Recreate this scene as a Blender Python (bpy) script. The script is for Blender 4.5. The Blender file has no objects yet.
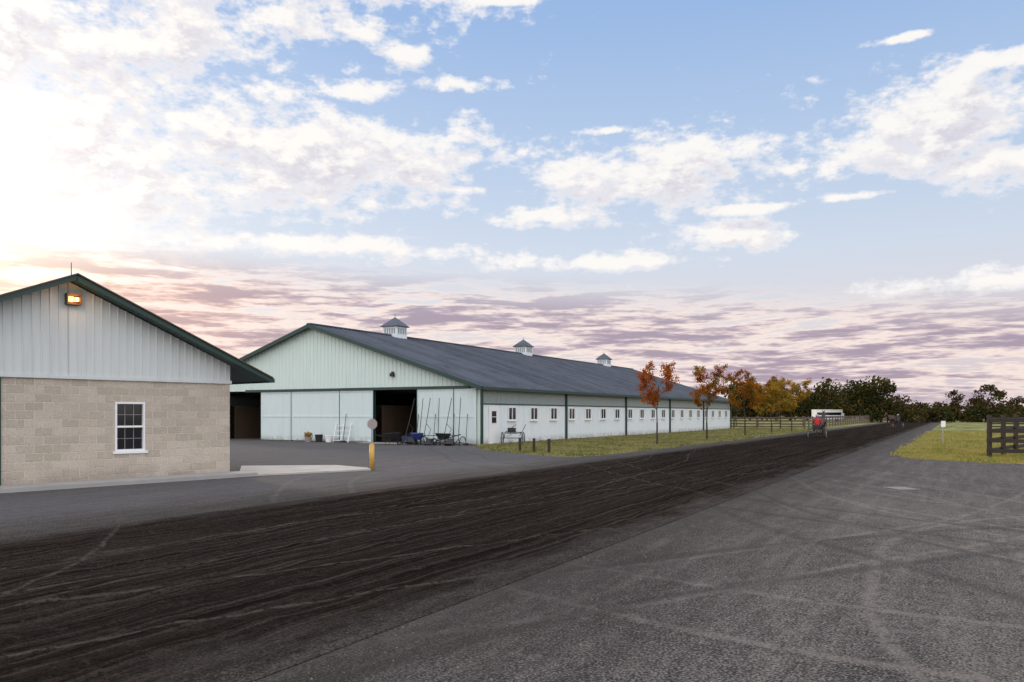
import bpy, math, random
import numpy as np
from mathutils import Vector, Matrix
random.seed(4); rs=np.random.RandomState(7)
scene=bpy.context.scene
F=796.4; HZ=414.0; CH=1.75
TH=math.atan2(.874,.486)          # frame of track and barn
D1=Vector((math.cos(TH),math.sin(TH),0)); W1=Vector((-math.sin(TH),math.cos(TH),0))
def FW(u,w,z=0): return D1*u+W1*w+Vector((0,0,z))

# ------------------------------------------------------------ node helpers
class NT:
    def __init__(s,t): s.t=t; s.n=t.nodes; s.l=t.links
    def put(s,sock,v):
        if v is None: return
        if isinstance(v,bpy.types.NodeSocket): s.l.new(v,sock)
        else:
            if isinstance(v,(tuple,list)) and len(v)==3 and sock.type=='RGBA': v=(*v,1)
            sock.default_value=v
    def m(s,op,a,b=None,c=None,clamp=False):
        n=s.n.new('ShaderNodeMath'); n.operation=op; n.use_clamp=clamp
        s.put(n.inputs[0],a); s.put(n.inputs[1],b); s.put(n.inputs[2],c); return n.outputs[0]
    def vm(s,op,a,b=None,out=0):
        n=s.n.new('ShaderNodeVectorMath'); n.operation=op
        s.put(n.inputs[0],a); s.put(n.inputs[1],b)
        return n.outputs['Value'] if out=='v' else n.outputs[0]
    def mix(s,f,a,b,mode='MIX'):
        n=s.n.new('ShaderNodeMix'); n.data_type='RGBA'; n.blend_type=mode
        s.put(n.inputs[0],f); s.put(n.inputs[6],a); s.put(n.inputs[7],b); return n.outputs[2]
    def ss(s,x,a,b,c=0.,d=1.):
        n=s.n.new('ShaderNodeMapRange'); n.interpolation_type='SMOOTHSTEP'
        s.put(n.inputs[0],x); s.put(n.inputs[1],a); s.put(n.inputs[2],b); s.put(n.inputs[3],c); s.put(n.inputs[4],d); return n.outputs[0]
    def noise(s,v,sc,det=3,ro=.5,dist=0,out=0):
        n=s.n.new('ShaderNodeTexNoise'); s.put(n.inputs['Vector'],v)
        n.inputs['Scale'].default_value=sc; n.inputs['Detail'].default_value=det
        n.inputs['Roughness'].default_value=ro; n.inputs['Distortion'].default_value=dist; return n.outputs[out]
    def xyz(s,x,y,z=0.):
        n=s.n.new('ShaderNodeCombineXYZ'); s.put(n.inputs[0],x); s.put(n.inputs[1],y); s.put(n.inputs[2],z); return n.outputs[0]
    def sep(s,v):
        n=s.n.new('ShaderNodeSeparateXYZ'); s.put(n.inputs[0],v); return n.outputs
    def obj(s): return s.n.new('ShaderNodeTexCoord').outputs['Object']
    def ramp(s,f,stops):
        n=s.n.new('ShaderNodeValToRGB'); s.put(n.inputs[0],f); e=n.color_ramp.elements
        while len(e)<len(stops): e.new(.5)
        for i,(p,c) in enumerate(stops): e[i].position=p; e[i].color=(*c,1)
        return n.outputs[0]
    def bump(s,h,st=.5,d=.02):
        n=s.n.new('ShaderNodeBump'); n.inputs['Strength'].default_value=st; n.inputs['Distance'].default_value=d
        s.put(n.inputs['Height'],h); return n.outputs[0]
def mat(name,fn=None,col=(.5,.5,.5),rough=.7,metal=0,var=.12,vs=3.,bump=0.,bs=40.,emit=None,spec=.5):
    M=bpy.data.materials.new(name); M.use_nodes=True; T=NT(M.node_tree)
    b=M.node_tree.nodes['Principled BSDF']; b.inputs['Roughness'].default_value=rough; b.inputs['Metallic'].default_value=metal
    b.inputs['Specular IOR Level'].default_value=spec
    if fn: fn(T,b)
    else:
        o=T.obj(); n=T.noise(o,vs,4,.6)
        f=T.m('MULTIPLY_ADD',n,var*2,1-var)
        c=T.mix(1.,(*col,1),T.xyz(f,f,f),'MULTIPLY'); T.put(b.inputs['Base Color'],c)
        if bump: T.put(b.inputs['Normal'],T.bump(T.noise(o,bs,2),bump,.01))
    if emit:
        b.inputs['Emission Color'].default_value=(*emit[0],1); b.inputs['Emission Strength'].default_value=emit[1]
    return M

# ------------------------------------------------------------ mesh helper
class MB:
    def __init__(s): s.v=[]; s.f=[]; s.m=[]
    def face(s,pts,m=0):
        i=len(s.v); s.v+= [tuple(p) for p in pts]; s.f.append(tuple(range(i,i+len(pts)))); s.m.append(m)
    def box(s,x0,x1,y0,y1,z0,z1,m=0):
        i=len(s.v)
        s.v+=[(x0,y0,z0),(x1,y0,z0),(x1,y1,z0),(x0,y1,z0),(x0,y0,z1),(x1,y0,z1),(x1,y1,z1),(x0,y1,z1)]
        for f in ((0,3,2,1),(4,5,6,7),(0,1,5,4),(1,2,6,5),(2,3,7,6),(3,0,4,7)): s.f.append(tuple(i+k for k in f)); s.m.append(m)
    def cyl(s,p0,p1,r0,r1=None,n=8,m=0,cap=True):
        r1=r0 if r1 is None else r1
        p0=Vector(p0); p1=Vector(p1); d=(p1-p0).normalized(); a=d.orthogonal().normalized(); b=d.cross(a); i=len(s.v)
        for p,r in((p0,r0),(p1,r1)):
            for k in range(n):
                t=2*math.pi*k/n; s.v.append(tuple(p+(a*math.cos(t)+b*math.sin(t))*r))
        for k in range(n):
            s.f.append((i+k,i+(k+1)%n,i+n+(k+1)%n,i+n+k)); s.m.append(m)
        if cap:
            s.f.append(tuple(i+k for k in range(n))[::-1]); s.m.append(m); s.f.append(tuple(i+n+k for k in range(n))); s.m.append(m)
    def beam(s,p0,p1,w,h,m=0,up=(0,0,1)):
        p0=Vector(p0); p1=Vector(p1); d=(p1-p0).normalized(); a=d.cross(Vector(up)).normalized(); b=a.cross(d); i=len(s.v)
        for p in(p0,p1):
            for x,y in((-1,-1),(1,-1),(1,1),(-1,1)): s.v.append(tuple(p+a*x*w/2+b*y*h/2))
        for f in ((0,1,2,3),(7,6,5,4),(0,4,5,1),(1,5,6,2),(2,6,7,3),(3,7,4,0)): s.f.append(tuple(i+k for k in f)); s.m.append(m)
    def torus(s,c,ax,R,r,n=28,k=6,m=0):
        ax=Vector(ax).normalized(); a=ax.orthogonal().normalized(); b=ax.cross(a); c=Vector(c); i=len(s.v)
        for j in range(n):
            t=2*math.pi*j/n; rd=a*math.cos(t)+b*math.sin(t)
            for q in range(k):
                p=2*math.pi*q/k; s.v.append(tuple(c+rd*(R+r*math.cos(p))+ax*r*math.sin(p)))
        for j in range(n):
            for q in range(k):
                s.f.append((i+j*k+q,i+((j+1)%n)*k+q,i+((j+1)%n)*k+(q+1)%k,i+j*k+(q+1)%k)); s.m.append(m)
    def ell(s,c,r,n=12,k=8,m=0):
        i=len(s.v)
        for a in range(k+1):
            ph=math.pi*a/k
            for b in range(n):
                t=2*math.pi*b/n; s.v.append((c[0]+r[0]*math.sin(ph)*math.cos(t),c[1]+r[1]*math.sin(ph)*math.sin(t),c[2]+r[2]*math.cos(ph)))
        for a in range(k):
            for b in range(n):
                s.f.append((i+a*n+b,i+(a+1)*n+b,i+(a+1)*n+(b+1)%n,i+a*n+(b+1)%n)); s.m.append(m)
    def build(s,name,mats,parent=None,loc=(0,0,0),rot=0,smooth=False):
        me=bpy.data.meshes.new(name); me.from_pydata(s.v,[],s.f)
        for M in (mats if isinstance(mats,(list,tuple)) else [mats]): me.materials.append(M)
        me.polygons.foreach_set('material_index',s.m)
        if smooth: me.polygons.foreach_set('use_smooth',[True]*len(s.f))
        me.update(); o=bpy.data.objects.new(name,me); scene.collection.objects.link(o)
        if parent: o.parent=parent
        o.location=loc; o.rotation_euler=(0,0,rot) if not isinstance(rot,(tuple,list)) else rot
        return o
def empty(name,loc=(0,0,0),rot=0,parent=None):
    o=bpy.data.objects.new(name,None); scene.collection.objects.link(o); o.location=loc
    o.rotation_euler=(0,0,rot) if not isinstance(rot,(tuple,list)) else rot
    o.empty_display_size=.3
    if parent: o.parent=parent
    return o

# ------------------------------------------------------------ materials
def arcs(T,o,lst,wob,brk):
    acc=None; oo=T.vm('MULTIPLY',o,(1,1,0))
    for (cx,cy,r,wd) in lst:
        d=T.vm('LENGTH',T.vm('SUBTRACT',oo,(cx,cy,0)),out='v')
        d=T.m('ABSOLUTE',T.m('SUBTRACT',T.m('ADD',d,wob),r+.5))
        g=T.ss(d,wd*.2,wd,1.,0.); acc=g if acc is None else T.m('MAXIMUM',acc,g)
    return T.m('MULTIPLY',acc,brk)
def pairs(l,gap,wd):
    out=[]
    for cx,cy,r in l: out+=[(cx,cy,r,wd),(cx,cy,r+gap,wd)]
    return out
def asphalt_cols(T,o,full=True):
    big=T.noise(o,.10,2,.6); mid=T.noise(o,.9,4,.65); m2=T.noise(o,5.,4,.78); fine=T.noise(o,48,1,.75)
    c=T.mix(T.ss(big,.35,.65),(.070,.062,.060),(.100,.089,.084))
    c=T.mix(T.m('MULTIPLY',T.ss(mid,.42,.66),.75),c,(.046,.040,.037))
    so=T.vm('MULTIPLY',o,(.13,1.7,1)); st=T.noise(so,1.7,5,.72)
    c=T.mix(T.m('MULTIPLY',T.ss(st,.46,.66),.65),c,(.15,.131,.118))
    c=T.mix(T.m('MULTIPLY',T.ss(st,.46,.34),.5),c,(.038,.033,.031))
    c=T.mix(T.m('MULTIPLY',T.ss(m2,.48,.68),.5),c,(.15,.131,.118))
    c=T.mix(T.m('MULTIPLY',T.ss(m2,.50,.34),.55),c,(.030,.027,.026))
    c=T.mix(T.m('MULTIPLY',T.ss(fine,.5,.68),.65),c,(.24,.215,.195))
    c=T.mix(T.m('MULTIPLY',T.ss(fine,.5,.33),.75),c,(.014,.013,.012))
    if full:
        wob=T.m('MULTIPLY',T.noise(o,.16,0),1.); brk=T.ss(m2,.32,.55)
        a1=arcs(T,o,pairs([(30,-22,27),(4,30,33),(26,-2,18.5),(60,-60,70.4),(10,-9,8.5),(44,-30,40),(30,40,42.5)],1.5,.10),wob,brk)
        c=T.mix(T.m('MULTIPLY',a1,.42),c,(.20,.172,.155))
        a2=arcs(T,o,pairs([(40,-40,49),(0,-14,18),(70,-30,63)],1.5,.16),wob,brk)
        c=T.mix(T.m('MULTIPLY',a2,.5),c,(.030,.026,.024))
    h=T.m('ADD',T.m('MULTIPLY',fine,.8),m2)
    return c,h
def f_asph(T,b):
    o=T.obj(); c,h=asphalt_cols(T,o)
    w=T.sep(o)[1]
    d=T.m('ABSOLUTE',T.m('SUBTRACT',w,7.8)); n=T.noise(T.vm('MULTIPLY',o,(.25,1.5,1)),1.6,6,.72)
    sp=T.ss(T.m('ADD',d,T.m('MULTIPLY',n,-4.6)),1.2,4.4,1.,0.)
    c=T.mix(T.m('MULTIPLY',T.ss(w,11.8,14.5),.5),c,(.082,.084,.092))
    c=T.mix(T.m('MULTIPLY',sp,.72),c,(.029,.024,.021))
    T.put(b.inputs['Base Color'],c); b.inputs['Roughness'].default_value=.92
    T.put(b.inputs['Normal'],T.bump(h,.8,.015))
M_asph=mat('asphalt',f_asph,spec=.10)
def f_track(T,b):
    o=T.obj(); ca,ha=asphalt_cols(T,o,False); s=T.sep(o); w=s[1]
    so=T.vm('MULTIPLY',o,(.05,2.2,1)); st=T.noise(so,2.2,5,.7)
    so2=T.vm('MULTIPLY',o,(.06,9,1)); st2=T.noise(so2,1.6,3,.65)
    cl=T.noise(o,8,4,.8); cf=T.noise(o,36,2,.75)
    c=T.mix(T.ss(st,.32,.68),(.014,.0105,.009),(.036,.0285,.0235))
    c=T.mix(T.m('MULTIPLY',T.ss(st2,.51,.66),.6),c,(.070,.057,.048))
    c=T.mix(T.m('MULTIPLY',T.ss(st2,.48,.36),.6),c,(.008,.0065,.0055))
    c=T.mix(T.m('MULTIPLY',T.ss(cl,.52,.72),.55),c,(.064,.052,.044))
    c=T.mix(T.m('MULTIPLY',T.ss(cl,.46,.33),.45),c,(.008,.0065,.0055))
    c=T.mix(T.m('MULTIPLY',T.ss(cf,.52,.34),.7),c,(.006,.005,.004))
    a=arcs(T,o,pairs([(-60,80,95),(60,-40,60.5),(8,-50,57.5),(14,90,81),(-20,-60,70)],1.5,.05),T.noise(o,.16,0),T.ss(cl,.38,.55))
    c=T.mix(T.m('MULTIPLY',a,.5),c,(.105,.088,.076))
    d=T.m('ABSOLUTE',T.m('SUBTRACT',w,7.8)); n=T.noise(T.vm('MULTIPLY',o,(.35,1.3,1)),1.2,6,.75)
    k=T.ss(T.m('ADD',d,T.m('MULTIPLY',n,-2.3)),1.85,2.7)
    T.put(b.inputs['Base Color'],T.mix(k,c,T.mix(.55,ca,(.029,.024,.021)))); b.inputs['Roughness'].default_value=1.
    T.put(b.inputs['Normal'],T.bump(T.m('ADD',T.m('MULTIPLY',cl,1.3),T.m('MULTIPLY',st2,1.4)),1.,.05))
M_track=mat('track_soil',f_track,spec=.0)
def f_grass(T,b):
    o=T.obj(); a=T.noise(T.vm('MULTIPLY',o,(.18,1,1)),.45,4,.65); m_=T.noise(o,3,4,.7); f=T.noise(o,30,1,.7); s=T.sep(o)
    c=T.mix(T.ss(a,.38,.62),(.105,.125,.035),(.27,.25,.10))  # green and yellow patches, with sunlit stripes painted into the lighter tone
    c=T.mix(T.m('MULTIPLY',T.ss(m_,.5,.7),.6),c,(.33,.275,.15))
    c=T.mix(T.m('MULTIPLY',T.ss(f,.5,.35),.6),c,(.045,.055,.018))
    T.put(b.inputs['Base Color'],c); b.inputs['Roughness'].default_value=.9
    T.put(b.inputs['Normal'],T.bump(m_,1.,.05))
M_grass=mat('grass',f_grass,spec=.05)
def f_block(T,b):
    o=T.obj(); s=T.sep(o); v=T.xyz(T.m('ADD',s[0],s[1]),s[2],0.)
    n=T.n.new('ShaderNodeTexBrick'); T.put(n.inputs['Vector'],v)
    n.inputs['Color1'].default_value=(.62,.54,.45,1); n.inputs['Color2'].default_value=(.46,.40,.325,1); n.inputs['Mortar'].default_value=(.70,.65,.58,1)
    n.inputs['Scale'].default_value=1; n.inputs['Mortar Size'].default_value=.012; n.inputs['Mortar Smooth'].default_value=.2; n.inputs['Bias'].default_value=-.1
    n.inputs['Brick Width'].default_value=.406; n.inputs['Row Height'].default_value=.203
    f=T.noise(o,24,4,.78); g=T.noise(o,5,4,.7); big=T.noise(o,.8,3)
    c=T.mix(T.m('MULTIPLY',T.ss(f,.45,.68),.6),n.outputs[0],(.32,.275,.225))
    c=T.mix(T.m('MULTIPLY',T.ss(g,.5,.75),.4),c,(.70,.64,.56))
    low=T.ss(s[2],0.,.6,.5,0.); c=T.mix(T.m('MULTIPLY',low,T.ss(big,.3,.6)),c,(.15,.12,.10))
    T.put(b.inputs['Base Color'],c); b.inputs['Roughness'].default_value=.9
    h=T.m('ADD',T.m('MULTIPLY',n.outputs[1],-1.3),T.m('ADD',f,g)); T.put(b.inputs['Normal'],T.bump(h,1.,.025))
M_block=mat('split_face_block',f_block,spec=.15)
def siding(name,c1,dirt,z=0.,rough=.45):
    def f(T,b):
        o=T.obj(); a=T.noise(T.vm('MULTIPLY',o,(3,3,.35)),1.2,4,.65); s=T.sep(o)
        c=T.mix(T.m('MULTIPLY',T.ss(a,.45,.75),.4),c1,dirt)
        low=T.m('MULTIPLY',T.ss(s[2],z,z+.5,1.,0.),T.ss(T.noise(o,2.5,4,.7),.3,.6))
        c=T.mix(T.m('MULTIPLY',low,.65),c,(.22,.19,.165))
        T.put(b.inputs['Base Color'],c); b.inputs['Roughness'].default_value=rough
    return mat(name,f,spec=.3)
M_white=siding('white_metal_siding',(.73,.78,.81),(.59,.63,.66))
M_mint=siding('mint_metal_siding',(.61,.72,.68),(.50,.60,.57))
M_door=siding('door_panel_paint',(.61,.71,.71),(.49,.58,.59))
M_upper=siding('translucent_panel',(.29,.33,.33),(.21,.24,.24),-5)
M_gsid=siding('gable_siding',(.60,.64,.64),(.48,.51,.51),-5)
M_green=mat('dark_green_trim',col=(.012,.045,.038),rough=.4)
M_glass=mat('dark_glass',col=(.012,.014,.017),rough=.08)
M_wframe=mat('white_vinyl',col=(.8,.81,.82),rough=.4,var=.04)
def f_roof(T,b):
    o=T.obj(); a=T.noise(T.vm('MULTIPLY',o,(.9,.12,.12)),1.4,4,.6); s=T.sep(o)
    bay=T.m('FRACT',T.m('MULTIPLY',T.m('SINE',T.m('MULTIPLY',T.m('FLOOR',T.m('DIVIDE',s[0],.9)),12.99)),437.5))
    c=T.mix(a,(.034,.042,.060),(.082,.096,.126)); c=T.mix(T.m('MULTIPLY',bay,.4),c,(.13,.145,.185))
    c=T.mix(T.m('MULTIPLY',T.ss(T.noise(o,.7,4,.7),.45,.7),.55),c,(.026,.031,.042))
    T.put(b.inputs['Base Color'],c); b.inputs['Roughness'].default_value=.6
M_roof=mat('metal_roof',f_roof,spec=.3)
M_shing=mat('brown_roof',col=(.06,.05,.04),rough=.9,bump=.5)
M_conc=mat('concrete',col=(.33,.32,.31),rough=.85,var=.25,vs=1.5,bump=.3)
M_wood=mat('weathered_wood',col=(.10,.075,.055),rough=.85,var=.3,vs=6,bump=.4)
M_wood2=mat('dark_fence_boards',col=(.030,.021,.016),rough=.8,var=.35,vs=5,bump=.4)
M_int=mat('stall_boards',col=(.09,.06,.04),rough=.8,var=.3,vs=2)
M_dirt=mat('barn_floor_dirt',col=(.07,.06,.05),rough=.95)
M_yel=mat('yellow_paint',col=(.50,.30,.06),rough=.5,var=.35,vs=8)
M_galv=mat('galvanised_steel',col=(.38,.38,.39),rough=.4,metal=.7)
M_signb=mat('sign_back',col=(.30,.26,.26),rough=.45)
M_black=mat('black_metal',col=(.015,.015,.017),rough=.45)
M_blue=mat('blue_plastic',col=(.02,.045,.18),rough=.4)
M_red=mat('red_jacket',col=(.42,.02,.03),rough=.8)
M_navy=mat('dark_trousers',col=(.02,.022,.04),rough=.85)
M_skin=mat('skin',col=(.42,.24,.17),rough=.6)
M_helm=mat('helmet',col=(.3,.3,.32),rough=.3)
M_horse=mat('bay_coat',col=(.05,.02,.01),rough=.6,var=.3,vs=3)
M_mane=mat('black_mane',col=(.012,.01,.009),rough=.8)
M_bark=mat('bark',col=(.05,.04,.034),rough=.95,var=.35,vs=8,bump=.6)
def leafmat(name,c1,c2,c3,sc=1.2,tr=.35):
    def f(T,b):
        o=T.obj(); n=T.noise(o,sc,3,.6); n2=T.noise(o,sc*9,1)
        c=T.mix(T.ss(n,.38,.62),c1,c2); c=T.mix(T.ss(n2,.5,.62),c,c3)
        T.put(b.inputs['Base Color'],c); b.inputs['Roughness'].default_value=.7
        tn=T.n.new('ShaderNodeBsdfTranslucent'); T.put(tn.inputs[0],c); mx=T.n.new('ShaderNodeMixShader'); mx.inputs[0].default_value=tr
        out=[n for n in T.n if n.type=='OUTPUT_MATERIAL'][0]
        T.l.new(b.outputs[0],mx.inputs[1]); T.l.new(tn.outputs[0],mx.inputs[2]); T.l.new(mx.outputs[0],out.inputs[0])
    return mat(name,f,spec=.0)
M_lo=leafmat('orange_leaves',(.46,.115,.015),(.36,.055,.015),(.20,.14,.02))
M_lr=leafmat('russet_leaves',(.34,.10,.015),(.12,.11,.02),(.42,.14,.018))
M_ly=leafmat('yellow_leaves',(.38,.22,.03),(.17,.17,.035),(.42,.19,.03))
M_ld=leafmat('dark_foliage',(.024,.036,.013),(.050,.050,.018),(.095,.062,.02),.15,.15)
M_lbr=leafmat('brown_foliage',(.055,.042,.022),(.042,.046,.018),(.09,.05,.02),.15,.15)
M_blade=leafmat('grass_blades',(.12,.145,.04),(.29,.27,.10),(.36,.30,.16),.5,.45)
M_blade2=leafmat('sunlit_grass_blades',(.22,.24,.05),(.40,.34,.10),(.46,.35,.14),.5,.5)  # lighter copy of the blade colours, with sunlight painted in

# ------------------------------------------------------------ ground
mb=MB(); mb.face([(-2500,-2500,0),(4000,-2500,0),(4000,2500,0),(-2500,2500,0)]); mb.build('ground',M_grass,rot=TH)
lot=[(-70,-90),(33,-90),(33.4,-12),(33.0,-2.3),(33.3,-.6),(34.6,1.2),(36.8,2.1),(45,2.3),(80,2.2),(420,2.4),(420,13),(110,13.1),(60,12.8),(40,13.0),(31,13.1),(29.6,13.7),(29.6,14.6),(33,19.8),(36.9,22.6),(38.3,23.2),(38.6,70),(-70,70)]
mb=MB(); mb.face([(u,w,.004) for u,w in lot]); mb.build('asphalt_lot',M_asph,rot=TH)
def vnoise1(x,seed):
    r=np.random.RandomState(seed).rand(4096); i=np.floor(x).astype(int); f=x-i; f=f*f*(3-2*f); return r[i%4096]*(1-f)+r[(i+1)%4096]*f
def vnoise2(x,y,seed):
    r=np.random.RandomState(seed).rand(256,256); i=np.floor(x).astype(int); j=np.floor(y).astype(int); f=x-i; g=y-j; f=f*f*(3-2*f); g=g*g*(3-2*g)
    return (r[i%256,j%256]*(1-f)+r[(i+1)%256,j%256]*f)*(1-g)+(r[i%256,(j+1)%256]*(1-f)+r[(i+1)%256,(j+1)%256]*f)*g
U,Wd=np.meshgrid(np.arange(-8,42.01,.10),np.linspace(4.0,11.6,200),indexing='ij')
me_=.5*np.sin(U*.13)+.35*vnoise2(U*.12,Wd*.3,1)
ww=Wd+me_
edge=np.clip((3.75-np.abs(Wd-7.8)+.5*(vnoise2(U*.7,Wd*.7,9)-.7))/.7,0,1)
H=.020*(vnoise1(ww*8+50,2)-.5)*(.4+vnoise2(U*.3,Wd*1.2,8))+.020*(vnoise1(ww*3.3+90,3)-.5)+.018*(vnoise2(U*2.3,Wd*3,4)-.5)*2+.018*(vnoise2(U*5,Wd*6,5)-.5)+.014*(vnoise2(U*.25,Wd*14,6)-.5)
Z=np.maximum(.010+edge*(.022+H),.009)
nu,nw=U.shape; vs=np.stack([U,Wd,Z],-1).reshape(-1,3).tolist()
mb=MB(); mb.v=[tuple(p) for p in vs]
for i in range(nu-1):
    for j in range(nw-1): mb.f.append((i*nw+j,(i+1)*nw+j,(i+1)*nw+j+1,i*nw+j+1))
ue=float(U[-1,0])
mb.m=[0]*len(mb.f)
for a,b in((-60,-8.0),(ue,120),(120,420)): mb.face([(a,4.0,.010),(b,4.0,.010),(b,11.6,.010),(a,11.6,.010)])
mb.build('dirt_track',M_track,rot=TH,smooth=True)

# ------------------------------------------------------------ ribbed panels
def ribs(mb,t0,t1,z0,z1,place,pitch=.3,h=.02,rw=.05,m=0,extra=()):
    ts=[(t0,0)]; t=t0+pitch/2
    while t+rw<t1:
        ts+=[(t,0),(t+rw*.3,h),(t+rw*.9,h),(t+rw*1.2,0)]; t+=pitch
    ts.append((t1,0))
    for e in extra: ts.append((e,0))
    ts.sort()
    for (a,oa),(b,ob) in zip(ts[:-1],ts[1:]):
        mb.face([place(a,oa,z0(a)),place(b,ob,z0(b)),place(b,ob,z1(b)),place(a,oa,z1(a))],m)

# ------------------------------------------------------------ horse barn
barn=empty('horse_barn',FW(38.4,23.4),TH)
L=57.2; W=25.; EV=3.33; SL=.325
zt=lambda y:EV+SL*min(y,W-y)
mb=MB()
for X,sg in((0,1),(L,-1)):
    ribs(mb,0,W,lambda t:3.28,zt,lambda t,o,z:(X-sg*o,t,z),m=1,h=.03,extra=(W/2,))
for a,b_ in((0,4.29),(7.49,17.05),(20.5,W)):
    ribs(mb,a,b_,lambda t:0,lambda t:3.28,lambda t,o,z:(-o,t,z),m=1)
    ribs(mb,a,b_,lambda t:0,lambda t:3.28,lambda t,o,z:(L+o,t,z),m=1)
ribs(mb,0,L,lambda t:0,lambda t:2.32,lambda t,o,z:(t,-o,z),m=0)
ribs(mb,0,L,lambda t:2.32,lambda t:EV,lambda t,o,z:(t,-o,z),m=2,pitch=.3)
mb.face([(0,W,0),(L,W,0),(L,W,EV),(0,W,EV)],0)
mb.build('walls',[M_white,M_mint,M_upper],barn)
mb=MB()
OV=.45
for side in(0,1):
    def pl(t,o,z,side=side):
        y=z; zz=EV+.06+SL*y+o
        return (t,y if side==0 else W-y,zz)
    ribs(mb,-OV,L+OV,lambda t:-.35,lambda t:W/2,pl,pitch=.45,h=.045,rw=.06)
mb.beam((-OV,W/2,EV+SL*W/2+.1),(L+OV,W/2,EV+SL*W/2+.1),.35,.08)
mb.build('roof',M_roof,barn)
mb=MB()
for X in(-OV-.02,L+OV+.02):
    for y0 in(-.38,W+.38):
        mb.beam((X,y0,EV-.12-.02),(X,W/2,EV+SL*W/2-.03),.06,.24)
mb.box(-OV,L+OV,-.47,-.36,EV-.22,EV-.05); mb.box(-OV,L+OV,W+.36,W+.47,EV-.22,EV-.05)
mb.box(-OV,L+OV,-.36,0-.03,EV-.16,EV-.12)
for X in(0,11.2,22.6,34,45.4,L-.1):
    mb.box(X-.03,X+.11,-.14,-.03,0,EV-.16)
mb.box(-.05,L,-.05,-.025,2.29,2.36)
mb.box(-.22,-.06,.6,18.4,3.2,3.36)
for y in(4.29,7.49,14.3,17.05,20.5): mb.box(-.06,-.03,y-.06,y+.06,0,3.2)
mb.build('green_trim',M_green,barn)
mb=MB()
for a,b_ in((.18,1.66),(1.72,4.27),(7.51,10.17),(10.23,14.25),(14.32,17.0)):
    ribs(mb,a,b_,lambda t:.06,lambda t:3.2,lambda t,o,z:(-.13-o,t,z),pitch=.3,h=.012)
    for z in(.06,1.55,3.1): mb.box(-.155,-.13,a,b_,z,z+.1)
    for y in(a,b_-.08): mb.box(-.157,-.128,y,y+.08,.06,3.2)
mb.build('sliding_doors',M_door,barn)
mb=MB()
for y in (1.69,10.2,14.28): mb.box(-.165,-.128,y-.025,y+.025,.06,3.2)
mb.box(-.17,-.125,4.24,4.29,.06,3.2); mb.box(-.17,-.125,7.49,7.54,.06,3.2)
mb.build('door_edges',M_green,barn)
mf=MB(); mg=MB()
k=3.6
while k<L-1.5:
    a,b_=k-.5,k+.5
    mg.box(a+.05,b_-.05,-.055,-.02,1.43,2.12)
    for bx in((a,a+.07,1.36,2.19),(b_-.07,b_,1.36,2.19),(k-.025,k+.025,1.43,2.12)): mf.box(bx[0],bx[1],-.09,-.01,bx[2],bx[3])
    mf.box(a+.07,b_-.07,-.088,-.01,1.36,1.43); mf.box(a+.07,b_-.07,-.088,-.01,2.12,2.19)
    mf.box(a-.05,b_+.05,-.12,-.01,1.31,1.36)
    k+=2.85
mf.box(.85,1.95,-.08,-.01,0,2.2); mg.box(1.15,1.65,-.095,-.05,1.2,1.95)
for z in(1.2,1.57,1.92): mf.box(1.15,1.65,-.10,-.06,z,z+.03)
mf.build('window_frames',M_wframe,barn); mg.build('window_glass',M_glass,barn)
mb=MB(); mb.box(.3,L-.3,.3,W-.3,.006,.02,1)
for y in(3.9,7.9,17.0,21.0):
    mb.box(1.2,L-1.2,y-.05,y+.05,.02,2.3,0)
for X in np.arange(3,L,3.6):
    for (a,b_) in((.3,3.85),(7.95,16.95),(21.05,24.7)): mb.box(X-.05,X+.05,a,b_,.02,2.3,0)
    mb.box(X-.07,X+.07,.2,W-.2,3.1,3.3,0)
    mb.beam((X,.3,EV+.0),(X,W/2,EV+SL*W/2-.3),.08,.16,0); mb.beam((X,W-.3,EV),(X,W/2,EV+SL*W/2-.3),.08,.16,0)
mb.build('interior_stalls',[M_int,M_dirt],barn)
mb=MB(); mb.box(-1.2,0,3.8,8,.006,.03); mb.build('door_threshold',M_conc,barn)
for i,t in enumerate((8.5,28.4,48.3)):
    mb=MB(); zr=EV+SL*W/2; c=W/2; h=.62
    mb.box(t-h,t+h,c-h,c+h,zr-.3,zr+.72,0)
    for q in np.arange(-.42,.5,.21):
        mb.box(t-h-.02,t-h,c+q-.06,c+q+.06,zr+.2,zr+.6,2); mb.box(t+q-.06,t+q+.06,c-h-.02,c-h,zr+.2,zr+.6,2)
    H_=h+.14; b0=zr+.72
    mb.box(t-H_,t+H_,c-H_,c+H_,b0,b0+.05,1)
    pts=[(t-H_,c-H_,b0+.05),(t+H_,c-H_,b0+.05),(t+H_,c+H_,b0+.05),(t-H_,c+H_,b0+.05)]
    for j in range(4): mb.face([pts[j],pts[(j+1)%4],(t,c,b0+.75)],1)
    mb.cyl((t,c,b0+.6),(t,c,b0+.98),.03,.01,6,1)
    mb.build('cupola',[M_white,M_roof,M_upper],barn)
mb=MB(); mb.box(-.2,-.02,6.0,6.25,4.0,4.2); mb.box(-.12,-.02,6.05,6.2,4.2,4.3); mb.build('wall_floodlight',M_black,barn)

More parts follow.
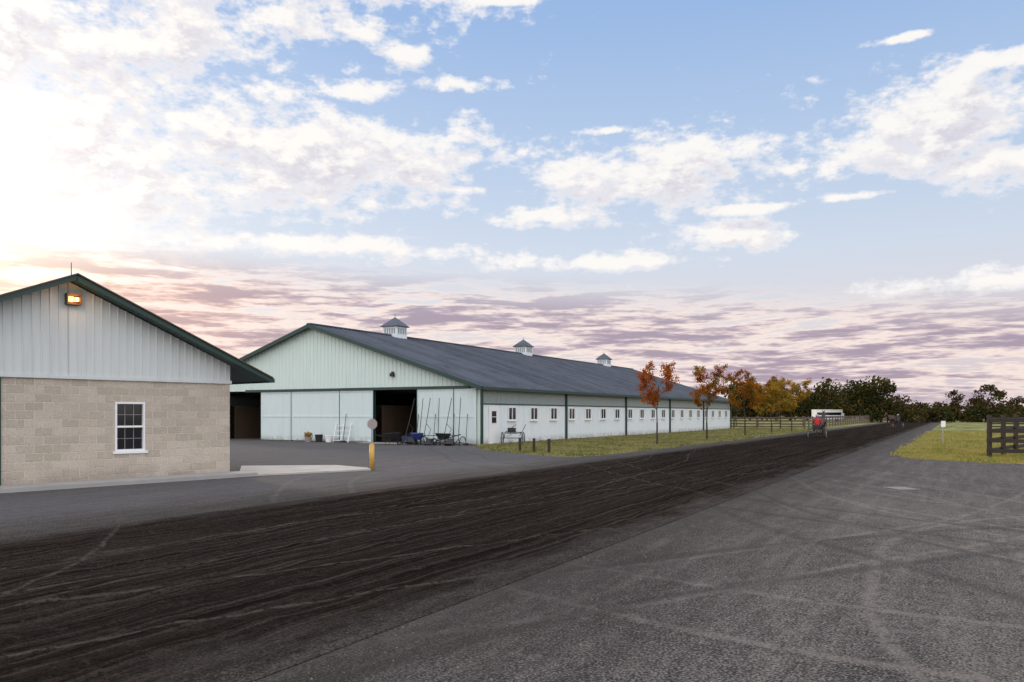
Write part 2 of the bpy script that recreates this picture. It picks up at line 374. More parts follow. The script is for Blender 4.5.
# ------------------------------------------------------------ block building
TB=math.atan2(.766,.6425)
blk=empty('block_garage',(-8.08,22.8,0),TB)
BW=8.66; BD=13.; BE=2.64; BS=.43; FO=.5; SO=1.05; DX=5.78
RZ=lambda x:2.70+BS*(min(-x,BW+x)+SO)
mb=MB()
wx0,wx1,wz0,wz1=-3.21,-2.44,.79,2.06
mb.box(-DX,wx0,0,.2,0,BE); mb.box(wx1,0,0,.2,0,BE); mb.box(wx0,wx1,0,.2,0,wz0); mb.box(wx0,wx1,0,.2,wz1,BE)
mb.box(-BW,-8.3,0,.2,0,BE); mb.box(-8.3,-DX,0,.2,2.45,BE)
mb.box(-.2,0,.2,BD,0,BE); mb.box(-BW,-BW+.2,.2,BD,0,BE); mb.box(-BW+.2,-.2,BD-.2,BD,0,BE)
mb.build('block_walls',M_block,blk)
mb=MB(); 
ribs(mb,-BW,0,lambda t:BE+.06,lambda t:RZ(t)-.02,lambda t,o,z:(t,-.02-o,z),pitch=.2,h=.018,rw=.04,extra=(-BW/2,))
mb.face([(-BW,BD,BE),(0,BD,BE),(0,BD,RZ(0)),(-BW/2,BD,RZ(-BW/2)),(-BW,BD,RZ(-BW))])
mb.build('gable_siding',M_gsid,blk)
mb=MB(); mb.box(-BW-.02,.03,-.06,.0,BE-.03,BE+.06); mb.build('flashing',M_gsid,blk)
mb=MB()
zr=RZ(-BW/2)
for sg,xe in((1,SO),(-1,-BW-SO)):
    ze=2.70
    p=[(xe,-FO,ze),(-BW/2,-FO,zr),(-BW/2,BD+FO,zr),(xe,BD+FO,ze)]
    q=[(a,b_,c+.10) for a,b_,c in p]
    mb.face(p,1); mb.face(q,0); mb.face([p[0],p[1],q[1],q[0]],1); mb.face([p[3],p[2],q[2],q[3]],1); mb.face([p[0],p[3],q[3],q[0]],1)
    mb.beam((xe,-FO-.02,ze+.03),(-BW/2,-FO-.02,zr+.03),.05,.13,1)
    mb.beam((xe,-FO-.035,ze+.105),(-BW/2,-FO-.035,zr+.105),.12,.03,2)
    mb.box(min(xe,xe+sg*.1),max(xe,xe+sg*.1),-FO,BD+FO,ze-.03,ze+.09,1)
mb.build('roof',[M_shing,M_green,M_wood],blk)
mb=MB(); mb.box(-DX-.1,-DX,-.03,.0,0,BE-.04); mb.box(-8.3,-DX-.1,.08,.13,.02,2.45)
for z in(.6,1.2,1.8): mb.box(-8.3,-DX-.1,.06,.08,z,z+.03)
mb.build('garage_door',M_green,blk)
mb=MB(); mg=MB(); fw=.05
mb.box(wx0,wx0+fw,-.02,.08,wz0,wz1); mb.box(wx1-fw,wx1,-.02,.08,wz0,wz1)
mb.box(wx0+fw,wx1-fw,-.018,.08,wz0,wz0+fw); mb.box(wx0+fw,wx1-fw,-.018,.08,wz1-fw,wz1)
zm=(wz0+wz1)/2; mb.box(wx0+fw,wx1-fw,-.005,.07,zm-.025,zm+.025)
mb.box(wx0-.06,wx1+.06,-.05,.0,wz0-.06,wz0); mb.build('window_frame',M_wframe,blk)
mm=MB(); iw=(wx1-wx0-2*fw)
for j in(1,2): mm.box(wx0+fw+iw*j/3-.006,wx0+fw+iw*j/3+.006,.045,.06,wz0+fw,wz1-fw)
for a,b_ in((wz0+fw,zm-.03),(zm+.03,wz1-fw)):
    z=(a+b_)/2; mm.box(wx0+fw,wx1-fw,.047,.058,z-.006,z+.006)
mm.build('window_muntins',M_signb,blk)
mg.box(wx0+fw,wx1-fw,.062,.075,wz0+fw,wz1-fw); mg.build('window_glass',M_glass,blk)
M_amb=mat('lamp_lens',col=(.9,.6,.2),emit=((1.,.42,.10),5.))
M_brass=mat('lamp_housing',col=(.10,.05,.02),rough=.5)
mb=MB(); lx,lz=-4.25,4.55
mb.box(lx-.17,lx+.17,-.2,-.04,lz+.09,lz+.14); mb.box(lx-.17,lx-.14,-.2,-.04,lz-.1,lz+.09); mb.box(lx+.14,lx+.17,-.2,-.04,lz-.1,lz+.09); mb.box(lx-.17,lx+.17,-.2,-.04,lz-.13,lz-.1)
mb.box(lx-.14,lx+.14,-.06,-.04,lz-.1,lz+.09)
mb.build('wall_lamp_housing',M_brass,blk)
mb=MB(); mb.box(lx-.12,lx-.02,-.17,-.08,lz-.06,lz+.06);mb.box(lx+.03,lx+.11,-.17,-.08,lz-.04,lz+.05); mb.build('wall_lamp_lens',M_amb,blk)
ld=bpy.data.lights.new('lamp_glow','POINT'); ld.energy=6; ld.color=(1,.5,.18); ld.shadow_soft_size=.08
lo=bpy.data.objects.new('lamp_glow',ld); scene.collection.objects.link(lo); lo.parent=blk; lo.location=(lx,-.33,lz)
mb=MB(); mb.cyl((-BW/2,-.2,zr+.1),(-BW/2,-.2,zr+.42),.012,.008,6); mb.build('roof_antenna',M_black,blk)
mb=MB()
def slab(mb,pts,z0,z1,m=0):
    mb.face([(x,y,z1) for x,y in pts],m)
    for a,b_ in zip(pts,pts[1:]+pts[:1]): mb.face([(a[0],a[1],z0),(b_[0],b_[1],z0),(b_[0],b_[1],z1),(a[0],a[1],z1)],m)
slab(mb,[(-20,-.95),(0.3,-.95),(0.3,-.005),(-20,-.005)],0,.10)
mb.build('concrete_pavement',M_conc,None,(-8.08,22.8,0),TB)
mb=MB(); slab(mb,[(-7.25,22.35),(-4.35,24.6),(-4.6,25.3),(-5.9,26.6),(-8.9,26.2),(-7.9,23.05)],0,.05); mb.build('concrete_apron',mat('pale_concrete',col=(.38,.36,.33),rough=.85,var=.4,vs=1.2,bump=.3))

# ------------------------------------------------------------ street furniture
so=empty('road_sign',(-4.38,24.9,0))
mb=MB(); mb.cyl((0,0,0),(0,0,.78),.08,.08,16); mb.ell((0,0,.78),(.08,.08,.05),16,6); mb.build('yellow_bollard_sleeve',M_yel,so,smooth=True)
mb=MB(); mb.cyl((0,.0,.7),(0,0,1.6),.022,.022,8); mb.build('post',M_galv,so)
mb=MB(); n=8; R=.17
p=[(R*math.cos(math.pi/8+2*math.pi*k/n),-.03,1.44+R*math.sin(math.pi/8+2*math.pi*k/n)) for k in range(n)]
mb.face(p); q=[(a,b_-.006,c) for a,b_,c in p]; mb.face(q[::-1])
for j in range(n): mb.face([p[j],p[(j+1)%n],q[(j+1)%n],q[j]])
mb.build('octagon_plate',M_signb,so,rot=.5)
for X in(520,534,549):
    Zz=36.7-(X-520)*.05; mb=MB(); mb.box(-.05,.05,-.05,.05,0,.62); mb.box(-.06,.06,-.06,.06,.62,.65); mb.build('wooden_bollard',M_wood2,None,((X-512)*Zz/F,Zz,0),.3)
s2=empty('notice_sign',((943-512)*46/F,46,0),-.1); mb=MB(); mb.cyl((0,0,0),(0,0,1.35),.03,.03,6); mb.build('post',M_galv,s2)
mb=MB(); mb.box(-.12,.12,-.04,-.03,1.0,1.35); mb.build('plate',M_wframe,s2)
mb=MB(); gx,gy=9.1,18.6
mb.box(-.26,.26,-.26,.26,.005,.012,0)
for j in range(5): mb.box(-.215+j*.1,-.175+j*.1,-.22,.22,.012,.02,1)
mb.box(-.27,.27,-.30,-.25,.012,.022,1); mb.box(-.27,.27,.25,.30,.012,.022,1)
mb.build('drain_grate',[M_black,mat('worn_iron',col=(.26,.25,.24),rough=.7)],None,(gx,gy,0),.1)

def fence(name,pts,h=1.45,nb=4,mt=M_wood2,sp=2.4,pw=.13):
    mb=MB()
    for (a,b_) in zip(pts[:-1],pts[1:]):
        A=FW(*a); B=FW(*b_); n=max(1,round((B-A).length/sp)); d=(B-A).normalized(); nn=Vector((-d.y,d.x,0))
        for i in range(n+1):
            p=A+(B-A)*i/n; mb.beam(p,p+Vector((0,random.uniform(-.02,.02),h+.12)),pw,pw,0,up=(1,0.1,0))
            if i<n:
                q=A+(B-A)*(i+1)/n
                for k in range(nb):
                    z=h*(k+.75)/nb; e=random.uniform(-.02,.02)
                    mb.beam(p-nn*.085+Vector((0,0,z+e)),q-nn*.085+Vector((0,0,z+random.uniform(-.02,.02))),.035,.15,0)
    mb.build(name,mt); 
fence('paddock_fence',[(62,-7.5),(36.9,-1.2),(36.5,-30)],1.6,4,M_wood2)
fence('paddock_fence',[(97,26),(97,15.2),(320,15.2)],1.35,4,M_wood,3.)
fence('paddock_fence',[(130,70),(118,28),(118,15.6)],1.35,3,M_wood,3.)
fence('paddock_fence',[(110,-3.5),(110,-60)],1.4,4,M_wood2,3)
fence('paddock_fence',[(75,-5.5),(75,-60)],1.4,4,M_wood2,3)

# ------------------------------------------------------------ carts, horses, drivers
def cart(name,loc,rot,parent=None,tilt=0,extra=True):
    e=empty(name,loc,(0,tilt,rot),parent)
    mb=MB()
    for sy in(-.62,.62):
        mb.torus((0,sy,.0),(0,1,0),.33,.025,24,6,0)
        for k in range(12):
            t=math.pi*2*k/12; mb.cyl((0,sy,0),(.32*math.cos(t),sy,.32*math.sin(t)),.006,.006,4,1,False)
        mb.cyl((0,sy-.05,0),(0,sy+.05,0),.04,.04,8,1)
    mb.build('wheels',[M_black,M_galv],e,(0,0,.355))
    mb=MB(); mb.cyl((0,-.6,.355),(0,.6,.355),.02,.02,8)
    for sy in(-1,1):
        pts=[(-.25,sy*.28,.62),(.1,sy*.5,.66),(.9,sy*.42,.80),(2.4,sy*.30,1.1)]
        for a,b_ in zip(pts[:-1],pts[1:]): mb.cyl(a,b_,.02,.018,7)
        mb.cyl((0,sy*.5,.355),(.05,sy*.48,.66),.02,.02,7); mb.cyl((.05,sy*.40,.45),(.75,sy*.25,.5),.014,.014,6); mb.cyl((.75,sy*.25,.5),(.95,sy*.42,.8),.014,.014,6)
    mb.cyl((-.25,-.28,.62),(-.25,.28,.62),.02,.02,7); mb.cyl((.3,-.48,.68),(.3,.48,.68),.018,.018,7)
    mb.build('shafts_frame',M_black,e)
    mb=MB(); mb.box(-.28,.1,-.24,.24,.66,.72); mb.box(-.32,-.28,-.24,.24,.68,.95); mb.build('seat',M_black,e)
    return e
def skin(name,pts,edges,parent,M,root=0,sub=1,loc=(0,0,0),rot=0):
    me=bpy.data.meshes.new(name); me.from_pydata([p[:3] for p in pts],edges,[]); me.materials.append(M)
    o=bpy.data.objects.new(name,me); scene.collection.objects.link(o); o.parent=parent; o.location=loc; o.rotation_euler=(0,0,rot)
    sk=o.modifiers.new('skin','SKIN'); sk.use_smooth_shade=True
    for i,p in enumerate(pts):
        r=p[3]; r=r if isinstance(r,tuple) else (r,r)
        me.skin_vertices[0].data[i].radius=r; me.skin_vertices[0].data[i].use_root=(i==root)
    su=o.modifiers.new('sub','SUBSURF'); su.levels=sub; su.render_levels=sub
    return o
def horse(parent,x0):
    e=empty('horse',(x0,0,0),0,parent)
    P=[(-.05,0,1.17,.27),(-.5,0,1.2,.26),(-.8,0,1.22,.20),(.4,0,1.16,.28),(.68,0,1.22,.21),(.95,0,1.5,.14),(1.2,0,1.78,.10),(1.3,0,1.84,.10),(1.5,0,1.68,.085),(1.72,0,1.47,.06)]
    E=[(0,1),(1,2),(0,3),(3,4),(4,5),(5,6),(6,7),(7,8),(8,9)]
    def leg(a,ch):
        last=a
        for p in ch: P.append(p); E.append((last,len(P)-1)); last=len(P)-1
    leg(2,[(-.72,.17,1.0,.15),(-.55,.18,.82,.10),(-.95,.18,.52,.055),(-1.05,.18,.18,.038),(-.98,.18,.04,.055)])
    leg(2,[(-.70,-.17,1.0,.15),(-.42,-.18,.84,.10),(-.62,-.18,.52,.055),(-.45,-.18,.2,.038),(-.36,-.18,.05,.055)])
    leg(4,[(.66,.16,.98,.11),(.60,.16,.78,.075),(.85,.16,.55,.05),(.66,.16,.32,.036),(.58,.16,.26,.05)])
    leg(4,[(.66,-.16,.98,.11),(.55,-.16,.75,.075),(.50,-.16,.48,.05),(.42,-.16,.16,.036),(.46,-.16,.04,.055)])
    skin('body',P,E,e,M_horse,0,2)
    skin('tail',[(-.98,0,1.3,.06),(-1.15,0,1.15,.07),(-1.2,0,.8,.07),(-1.18,0,.5,.02)],[(0,1),(1,2),(2,3)],e,M_mane)
    mb=MB()
    for sy in(-1,1): mb.cyl((1.24,sy*.06,1.9),(1.24,sy*.08,2.06),.035,.005,6)
    for k in range(12):
        t=k/11; x=.62+t*.6; z=1.44+t*.50; mb.cyl((x,.0,z),(x-.1,.09,z-.2),.035,.01,5)
    mb.build('ears_mane',M_mane,e)
    mb=MB(); mb.torus((.25,0,1.16),(1,0,0),.30,.02,20,5); 
    for sy in(-1,1): mb.cyl((1.55,sy*.08,1.6),(-1.7,sy*.12,1.18),.008,.008,4)
    mb.build('harness',M_black,e); return e
def driver(parent,Mj):
    e=empty('driver',(0,0,0),0,parent)
    P=[(-.08,0,.82,.16),(-.10,0,1.02,(.17,.13)),(-.06,0,1.24,(.20,.13)),(-.03,0,1.38,.09),(-.01,0,1.46,.055)]
    E=[(0,1),(1,2),(2,3),(3,4)]
    for sy in(-1,1):
        i=len(P); P+=[(-.04,sy*.19,1.33,.065),(.03,sy*.27,1.10,.05),(.28,sy*.18,1.04,.04),(.36,sy*.14,1.05,.032)]; E+=[(3,i),(i,i+1),(i+1,i+2),(i+2,i+3)]
    skin('jacket',P,E,e,Mj,0,2)
    P=[(-.08,0,.80,.15)];E=[]
    for sy in(-1,1):
        i=len(P); P+=[(.0,sy*.11,.80,.10),(.42,sy*.24,.86,.075),(.62,sy*.30,.56,.055),(.66,sy*.31,.5,.05),(.8,sy*.31,.52,.04)]; E+=[(0,i),(i,i+1),(i+1,i+2),(i+2,i+3),(i+3,i+4)]
    skin('trousers_boots',P,E,e,M_navy,0,2)
    mb=MB(); mb.ell((.02,0,1.57),(.10,.08,.125),14,10,0); mb.cyl((.11,0,1.57),(.135,0,1.55),.018,.012,6,0)
    for sy in(-1,1):
        mb.ell((.0,sy*.082,1.57),(.02,.012,.03),6,5,0); mb.ell((.105,sy*.032,1.59),(.01,.012,.008),6,5,2)
        mb.ell((.39,sy*.13,1.05),(.045,.025,.04),8,6,0)
        for k in range(4):
            z=1.075-.019*k; l=(.038,.044,.041,.032)[k]; mb.cyl((.42,sy*.135,z),(.42+l,sy*.12,z),.009,.009,5,0); mb.cyl((.42+l,sy*.12,z),(.43+l*.4,sy*.095,z-.003),.009,.007,5,0)
        mb.cyl((.38,sy*.115,1.08),(.425,sy*.095,1.095),.010,.008,5,0)
    mb.box(.10,.112,-.025,.025,1.51,1.52,2)
    mb.ell((.0,0,1.61),(.135,.115,.12),14,8,1); mb.box(.08,.20,-.08,.08,1.625,1.64,1)
    mb.build('head_hands_helmet',[M_skin,M_helm,M_black],e,smooth=True)
def rig(loc,rot,Mj):
    e=cart('jog_cart',loc,rot); driver(e,Mj); horse(e,2.05)
M_gold=mat('tan_jacket',col=(.06,.05,.045),rough=.8)
rig(FW(61.0,8.7,.012),TH+.0,M_red)
rig(FW(112,6.3,.012),TH+math.pi-.35,M_gold)
bpy.context.view_layer.update()
def BP(x,y,z=0): return barn.matrix_world@Vector((x,y,z))
for y,t in((.95,-1.15),(2.3,-1.2),(3.6,-1.1)):
    cart('jog_cart',BP(-1.0,y,0.02),TH,tilt=t)
cart('jog_cart',FW(40.2,22.3,.01),TH+.3)
def wheelbarrow(loc,rot,M):
    e=empty('wheelbarrow',loc,rot); mb=MB()
    a=[(-.4,-.3,.65),(.5,-.36,.68),(.5,.36,.68),(-.4,.3,.65)]; b_=[(-.25,-.2,.35),(.25,-.22,.32),(.25,.22,.32),(-.25,.2,.35)]
    mb.face(b_)
    for j in range(4): mb.face([b_[j],b_[(j+1)%4],a[(j+1)%4],a[j]])
    mb.build('tub',M,e); mb=MB()
    mb.torus((.55,0,.2),(0,1,0),.17,.035,18,6)
    for s in(-1,1): mb.cyl((.55,s*.06,.2),(-.95,s*.3,.6),.02,.02,6); mb.cyl((-.2,s*.2,.36),(-.25,s*.22,0),.018,.018,6)
    mb.build('frame_wheel',M_black,e)
wheelbarrow(BP(-1.6,3.2),TH+.8,M_blue); wheelbarrow(BP(-1.3,1.6),TH+2.2,M_black); wheelbarrow(BP(-2.2,4.6),TH-.4,M_black)
def bucket(loc,M,r=.25,h=.45):
    e=empty('muck_bucket',loc); mb=MB(); mb.cyl((0,0,0),(0,0,h),r*.8,r,16,0,False); mb.cyl((0,0,.02),(0,0,.03),r*.78,r*.78,16); mb.torus((0,0,h),(0,0,1),r,.02,18,5); mb.build('tub',M,e)
bucket(BP(-.9,4.5),M_blue); bucket(BP(-.7,10.6),M_wframe,.22,.4); bucket(BP(-.8,11.3),M_black)
for y in(.5,1.4,2.7,3.9,9.4):
    mb=MB(); mb.cyl((-.75,y,0),(-.16,y+.25,1.75),.018,.018,6); mb.box(-.85,-.65,y-.15,y+.15,0,.12); mb.build('stable_broom',M_black,None,barn.location,TH)
mb=MB()
for z in(.1,.4,.7,1.0): mb.beam((-.5+z*.25,9.2,z),(-.5+z*.25,10.4,z),.04,.04)
for y in(9.2,9.8,10.4): mb.beam((-.52,y,0),(-.2,y,1.15),.05,.04)
mb.build('metal_gate',M_wframe,None,barn.location,TH)
fl=empty('potted_flowers',BP(-1.0,12.0)); mb=MB(); mb.cyl((0,0,0),(0,0,.3),.18,.24,14); mb.build('pot',M_signb,fl)
def leaves(c,R,n,size,mb,m=0,shell=.5):
    for _ in range(n):
        d=rs.normal(size=3); d/=np.linalg.norm(d); r=shell+(1-shell)*rs.rand()
        p=np.array(c)+d*r*np.array(R); a=rs.normal(size=3); a/=np.linalg.norm(a); b=np.cross(a,rs.normal(size=3)); b/=np.linalg.norm(b)
        s=size*(.6+.8*rs.rand()); a=a*s; b=b*s*.7
        mb.face([p-a,p-b*.8,p+a,p+b*.8],m)
mb=MB(); leaves((0,0,.45),(.3,.3,.22),260,.05,mb,0,.3); mb.build('blooms',M_ly,fl)

# ------------------------------------------------------------ trees
def tree(name,loc,h,ML,seed,nl=26,lsize=.075,spread=.33,trunk=.09,clear=.32,puff=.3,skip=.15):
    rr=random.Random(seed); e=empty(name,loc,rr.uniform(0,6)); mb=MB(); tips=[]
    def br(p,d,l,r,dep):
        segs=3
        for s in range(segs):
            d=(d+Vector((rr.uniform(-.16,.16),rr.uniform(-.16,.16),rr.uniform(-.02,.14)))).normalized()
            q=p+d*l/segs; r2=r*.84; mb.cyl(p,q,r,r2,6 if dep<2 else 4,0,False); p=q; r=r2
            if dep>=1: tips.append((p,dep))
            if dep<3:
                for _ in range(1 if dep else 2):
                    a=rr.uniform(0,6.28); nd=(d*.65+Vector((math.cos(a),math.sin(a),.15))*spread*2.6).normalized()
                    br(p,nd,l*rr.uniform(.48,.62),r*.5,dep+1)
        tips.append((p,3))
    top=Vector((rr.uniform(-.05,.05),0,h*clear)); mb.cyl((0,0,0),top,trunk*1.2,trunk,8)
    br(top,Vector((0,0,1)),h*(1-clear)*.8,trunk*.8,0)
    mb.build('trunk_limbs',M_bark,e)
    lf=MB()
    for p,dep in tips:
        if rr.random()<skip: continue
        leaves(p,(puff,puff,puff*.85),nl if dep>2 else nl//2,lsize,lf,0,.1)
    lf.build('foliage',ML,e); return e
tree('autumn_tree',FW(43.3,14.7),3.8,M_lo,3,19,.052,.30,.045,.34,.24,.2)
tree('autumn_tree',FW(53.3,14.6),4.2,M_lr,5,20,.062,.44,.055,.28,.28,.2)
tree('autumn_tree',FW(64,14.5),4.1,M_lr,8,22,.068,.38,.055,.30,.30,.2)
tree('autumn_tree',FW(75,14.6),3.8,M_ly,11,26,.08,.48,.06,.22,.38,.2)
tree('autumn_tree',FW(84,14.4),4.3,M_ly,14,26,.09,.48,.06,.22,.38,.2)
tree('autumn_tree',FW(95,17.5),4.6,M_lr,17,26,.10,.45,.06,.22,.42,.2)
def mass(name,items,M,size,n,base=.28):
    mb=MB(); tr=MB()
    for (px,Z,ht,wd) in items:
        X=(px-512)*Z/F
        nb=rs.randint(8,14); tr.cyl((X,Z,0),(X,Z,ht*.6),.3,.12,5)
        for k in range(nb):
            a=rs.rand()*6.28; r=rs.rand()**.6*wd*.36; zz=ht*(base+(.86-base)*rs.rand()); f=1-.5*abs(zz/ht-.5)
            q=wd*(.15+.14*rs.rand())
            leaves((X+r*math.cos(a)*f,Z+r*math.sin(a)*f,min(zz,ht-q*.7)),(q,q,q*.8),n//nb,size,mb,0,.35)
    e=empty(name); mb.build('foliage',M,e); tr.build('trunks',M_bark,e)
mass('distant_trees',[(736,190,10.5,9),(750,205,8.5,9),(762,215,8,10),(776,200,9.5,10),(790,210,8.5,10),(808,215,9,11),(826,200,11,13),(845,215,9.5,12),(860,205,9,10)]+[(x,290+rs.randint(-15,15),6+3*rs.rand(),13) for x in range(640,905,10)],M_ld,.42,1200,.2)
mass('oak_tree',[(871,165,9.8,11),(881,168,8.4,9)],M_ld,.33,3000,.2)
mass('distant_trees',[(899,220,7,7),(917,250,5.5,9),(938,260,5.5,9),(956,220,9,6),(975,240,8,7),(988,200,10,8),(1001,215,9,7),(1016,235,7,7),(1045,220,8,10),(1065,210,9,11),(1100,210,9,11)],M_lbr,.34,650)
mass('hedgerow',[(x,170+rs.randint(-6,6),2.6+1.0*rs.rand(),5) for x in range(900,1200,9)],M_ld,.28,450,.12)
mass('hedgerow_trees',[(x,480+rs.randint(-30,30),6+4*rs.rand(),24) for x in list(range(-150,1250,18))],M_ld,1.0,300,.12)
hb=empty('white_camper',((827-512)*170/F,170,0),.1); mb=MB()
mb.box(-2.9,2.9,-1.1,1.1,.55,2.6,0); mb.box(-2.8,2.6,-1.12,-1.1,1.5,2.1,1); mb.box(-2.9,2.9,-1.13,-1.1,1.1,1.3,2); mb.box(2.9,3.3,-1,1,.7,1.9,0); mb.box(-2.9,2.9,-1.15,1.15,2.6,2.7,0)
for x in(-1.6,1.7): mb.cyl((x,-1.15,.4),(x,-.9,.4),.4,.4,14,3)
mb.build('body',[M_wframe,M_glass,M_blue,M_black],hb)

# ------------------------------------------------------------ grass blades & stones
def inpoly(u,w,poly):
    c=False; n=len(poly)
    for i in range(n):
        x1,y1=poly[i]; x2,y2=poly[(i+1)%n]
        if (y1>w)!=(y2>w) and u<(x2-x1)*(w-y1)/(y2-y1)+x1: c=not c
    return c
def blades(mb,u0,u1,w0,w1,n,hs,jit=.10):
    for _ in range(n):
        u=rs.uniform(u0,u1); w=rs.uniform(w0,w1)
        if inpoly(u+rs.normal()*jit,w+rs.normal()*jit,lot) or (w>23.2 and u>38): continue
        h=hs*(.5+rs.rand()); a=rs.rand()*6.28; d=.02+.02*rs.rand(); lx,ly=rs.normal()*.35*h,rs.normal()*.35*h
        mb.face([(u-d*math.cos(a),w-d*math.sin(a),0),(u+d*math.cos(a),w+d*math.sin(a),0),(u+lx,w+ly,h)])
mb=MB(); blades(mb,27.5,60,12.5,23.3,40000,.085,.16); blades(mb,60,100,12.5,23,14000,.1,.16)
mb.build('grass_tufts',M_blade,rot=TH)
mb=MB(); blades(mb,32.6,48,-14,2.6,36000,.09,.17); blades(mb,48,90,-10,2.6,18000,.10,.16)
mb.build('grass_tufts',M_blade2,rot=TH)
mb=MB()
def stones(n,u0,u1,w0,w1,s0,s1,zb):
    for _ in range(n):
        u=rs.uniform(u0,u1); w=rs.uniform(w0,w1); s=s0+(s1-s0)*rs.rand()**3
        a=rs.rand()*3; i=len(mb.v); z=zb
        for k in range(5):
            t=a+k*1.257; r=s*(.7+.5*rs.rand()); mb.v.append((u+r*math.cos(t),w+r*math.sin(t),z-.002))
        mb.v.append((u,w,z+s*.7))
        for k in range(5): mb.f.append((i+k,i+(k+1)%5,i+5)); mb.m.append(0)
stones(16000,0,16,-12,4.2,.004,.012,.004); stones(1500,0,30,11.6,14,.004,.012,.004)
mb.build('gravel',mat('gravel_stone',col=(.17,.15,.135),var=.6,vs=5,rough=.9),rot=TH)
mb=MB(); stones(16000,-4,24,4.6,11.0,.006,.026,.016); mb.build('dirt_clods',mat('soil_clods',col=(.034,.028,.024),var=.7,vs=5,rough=1.,spec=.0),rot=TH)

# ------------------------------------------------------------ world
SAZ,SEL=math.radians(-37),math.radians(11)
wd=bpy.data.worlds.new('World'); scene.world=wd; wd.use_nodes=True; T=NT(wd.node_tree)
bg=wd.node_tree.nodes['Background']
g=T.n.new('ShaderNodeTexCoord').outputs['Generated']; dn=T.vm('NORMALIZE',g); s=T.sep(dn)
az=T.m('ARCTAN2',s[0],s[1]); el=T.m('ARCSINE',s[2])
sky=T.n.new('ShaderNodeTexSky'); sky.sky_type='NISHITA'; sky.sun_disc=False; sky.sun_elevation=SEL; sky.sun_rotation=SAZ
nis=T.vm('SCALE',sky.outputs[0]); nis.node.inputs['Scale'].default_value=.1
R=T.ramp(el,[(0,(.62,.53,.60)),(.05,(.74,.64,.69)),(.11,(.78,.74,.78)),(.20,(.66,.74,.87)),(.32,(.49,.63,.86)),(.46,(.34,.51,.82)),(.9,(.25,.38,.66))])
base=T.mix(.08,R,nis)
def E(px,py,rx,ry):
    a=math.atan((px-512)/F); e=math.atan((HZ-py)/math.hypot(F,px-512)); return a,e,rx/F,ry/F
CL=[E(70,40,190,66),E(285,160,200,58),E(60,160,190,80),E(400,158,100,34),E(358,92,46,11),E(405,52,36,11),E(458,84,40,8),E(500,0,45,5),E(280,15,50,16),E(365,34,24,7),
    E(655,172,145,38),E(560,216,70,13),E(722,238,60,16),E(745,209,40,6),E(600,262,130,10),E(940,120,120,44),E(1015,157,60,26),E(1005,60,50,10),E(850,196,36,5),E(990,280,90,12),E(610,131,36,5),E(460,190,32,5),E(905,37,36,4),E(290,243,190,13),
    E(150,-70,300,90)]
grp=bpy.data.node_groups.new('cloud','ShaderNodeTree'); G=NT(grp)
grp.interface.new_socket('P',in_out='INPUT',socket_type='NodeSocketVector'); grp.interface.new_socket('D',in_out='OUTPUT',socket_type='NodeSocketFloat')
gi=grp.nodes.new('NodeGroupInput').outputs[0]; go=grp.nodes.new('NodeGroupOutput')
acc=None
for a,e,rx,ry in CL:
    d=G.vm('LENGTH',G.vm('MULTIPLY',G.vm('SUBTRACT',gi,(a,e,0)),(1/rx,1/ry,0)),out='v')
    acc=d if acc is None else G.m('MINIMUM',acc,d)
M_=G.m('SUBTRACT',1.05,G.m('MINIMUM',acc,1.6))
wp=G.vm('MULTIPLY',gi,(1,1.8,1)); n1=G.noise(wp,11,6,.60); n2=G.noise(wp,38,3,.65)
nn=G.m('ADD',G.m('MULTIPLY',G.m('SUBTRACT',n1,.5),3.3),G.m('MULTIPLY',G.m('SUBTRACT',n2,.5),2.0))
G.put(go.inputs[0],G.m('ADD',G.m('MULTIPLY',M_,1.1),nn))
def D(vec):
    n=T.n.new('ShaderNodeGroup'); n.node_tree=grp; T.put(n.inputs[0],vec); return n.outputs[0]
P0=T.xyz(az,el,0.); d0=D(P0); d1=D(T.vm('ADD',P0,(-.010,.018,0)))
cov=T.ss(d0,-.10,.70)
lit=T.ss(T.m('SUBTRACT',d0,d1),-.55,.6)
ccol=T.mix(lit,(.68,.66,.74),(1.0,.97,.93))
ccol=T.mix(T.ss(d0,.15,1.0),(.94,.92,.93),ccol)
sv=T.xyz(T.m('MULTIPLY',az,3.0),T.m('MULTIPLY',T.m('ADD',el,T.m('MULTIPLY',T.noise(P0,5,1),.03)),34.),0.)
s1=T.noise(sv,1.5,5,.62); sv2=T.xyz(T.m('MULTIPLY',az,13.),T.m('MULTIPLY',el,95.),3.); s2_=T.noise(sv2,1.5,3,.65)
st=T.m('ADD',s1,T.m('MULTIPLY',T.m('SUBTRACT',s2_,.5),.7))
win=T.m('MULTIPLY',T.ss(el,.005,.04,.6,1.),T.ss(T.m('ADD',el,T.m('MULTIPLY',az,.06)),.115,.180,1.,0.))
sd=T.m('MULTIPLY',T.ss(st,.40,.54),win)
sh=T.ss(st,.45,.62)
scol=T.mix(sh,(.74,.60,.62),(.38,.30,.39))
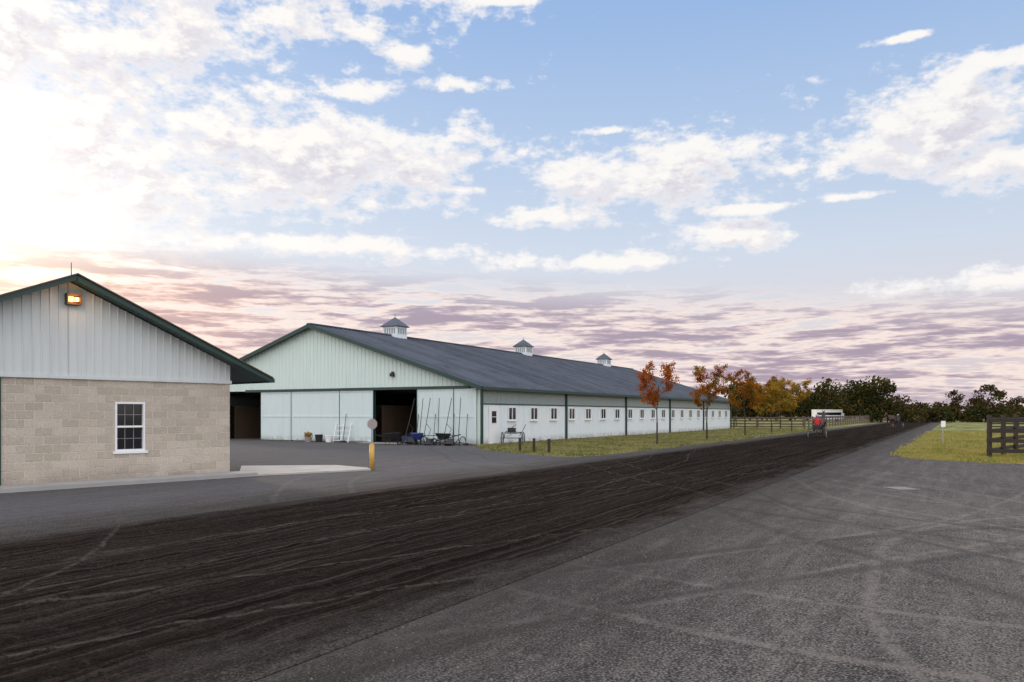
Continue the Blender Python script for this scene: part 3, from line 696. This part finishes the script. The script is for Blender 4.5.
scol=T.mix(T.ss(az,-.15,-.55),scol,T.vm('MULTIPLY',scol,(1.5,1.15,.85)))
warm=T.m('MULTIPLY',T.m('MULTIPLY',T.ss(st,.32,.42),win),T.ss(st,.58,.45))
base2=T.mix(T.m('MULTIPLY',warm,.85),base,(1.0,.84,.76))
c=T.mix(T.m('MULTIPLY',cov,.95),base2,ccol)
c=T.mix(T.m('MULTIPLY',sd,.88),c,scol)
sd_=(math.cos(SEL)*math.sin(SAZ),math.cos(SEL)*math.cos(SAZ),math.sin(SEL))
dp=T.m('MAXIMUM',T.vm('DOT_PRODUCT',dn,sd_,out='v'),0.)
g1=T.m('MULTIPLY',T.m('POWER',dp,16.),.11); g2=T.m('MULTIPLY',T.m('POWER',dp,100.),.60)
glow=T.vm('SCALE',T.xyz(1.,.84,.58)); T.put(glow.node.inputs['Scale'],T.m('ADD',g1,g2))
c=T.vm('ADD',c,glow)
bm=T.m('MAXIMUM',T.ss(s[2],.50,.9),T.ss(s[1],.30,-.5))  # unseen sky overhead and behind whitened and brightened, added fill for the walls
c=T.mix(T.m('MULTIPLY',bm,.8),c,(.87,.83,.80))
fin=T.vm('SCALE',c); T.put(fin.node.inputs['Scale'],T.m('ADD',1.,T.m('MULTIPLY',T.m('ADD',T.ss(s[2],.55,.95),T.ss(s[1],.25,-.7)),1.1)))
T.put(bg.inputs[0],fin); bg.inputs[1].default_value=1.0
sl=bpy.data.lights.new('sun','SUN'); sl.energy=1.4; sl.angle=math.radians(7); sl.color=(1,.80,.60)
so_=bpy.data.objects.new('sun',sl); scene.collection.objects.link(so_); so_.rotation_euler=Vector(sd_).to_track_quat('Z','Y').to_euler()

cam=bpy.data.cameras.new('camera'); cam.lens=28; cam.sensor_width=36; cam.shift_y=(HZ-341)/1024; cam.clip_end=6000
co=bpy.data.objects.new('camera',cam); scene.collection.objects.link(co); co.location=(0,0,CH); co.rotation_euler=(math.pi/2,0,0); scene.camera=co
scene.view_settings.view_transform='Standard'; scene.view_settings.look='None'; scene.view_settings.exposure=0
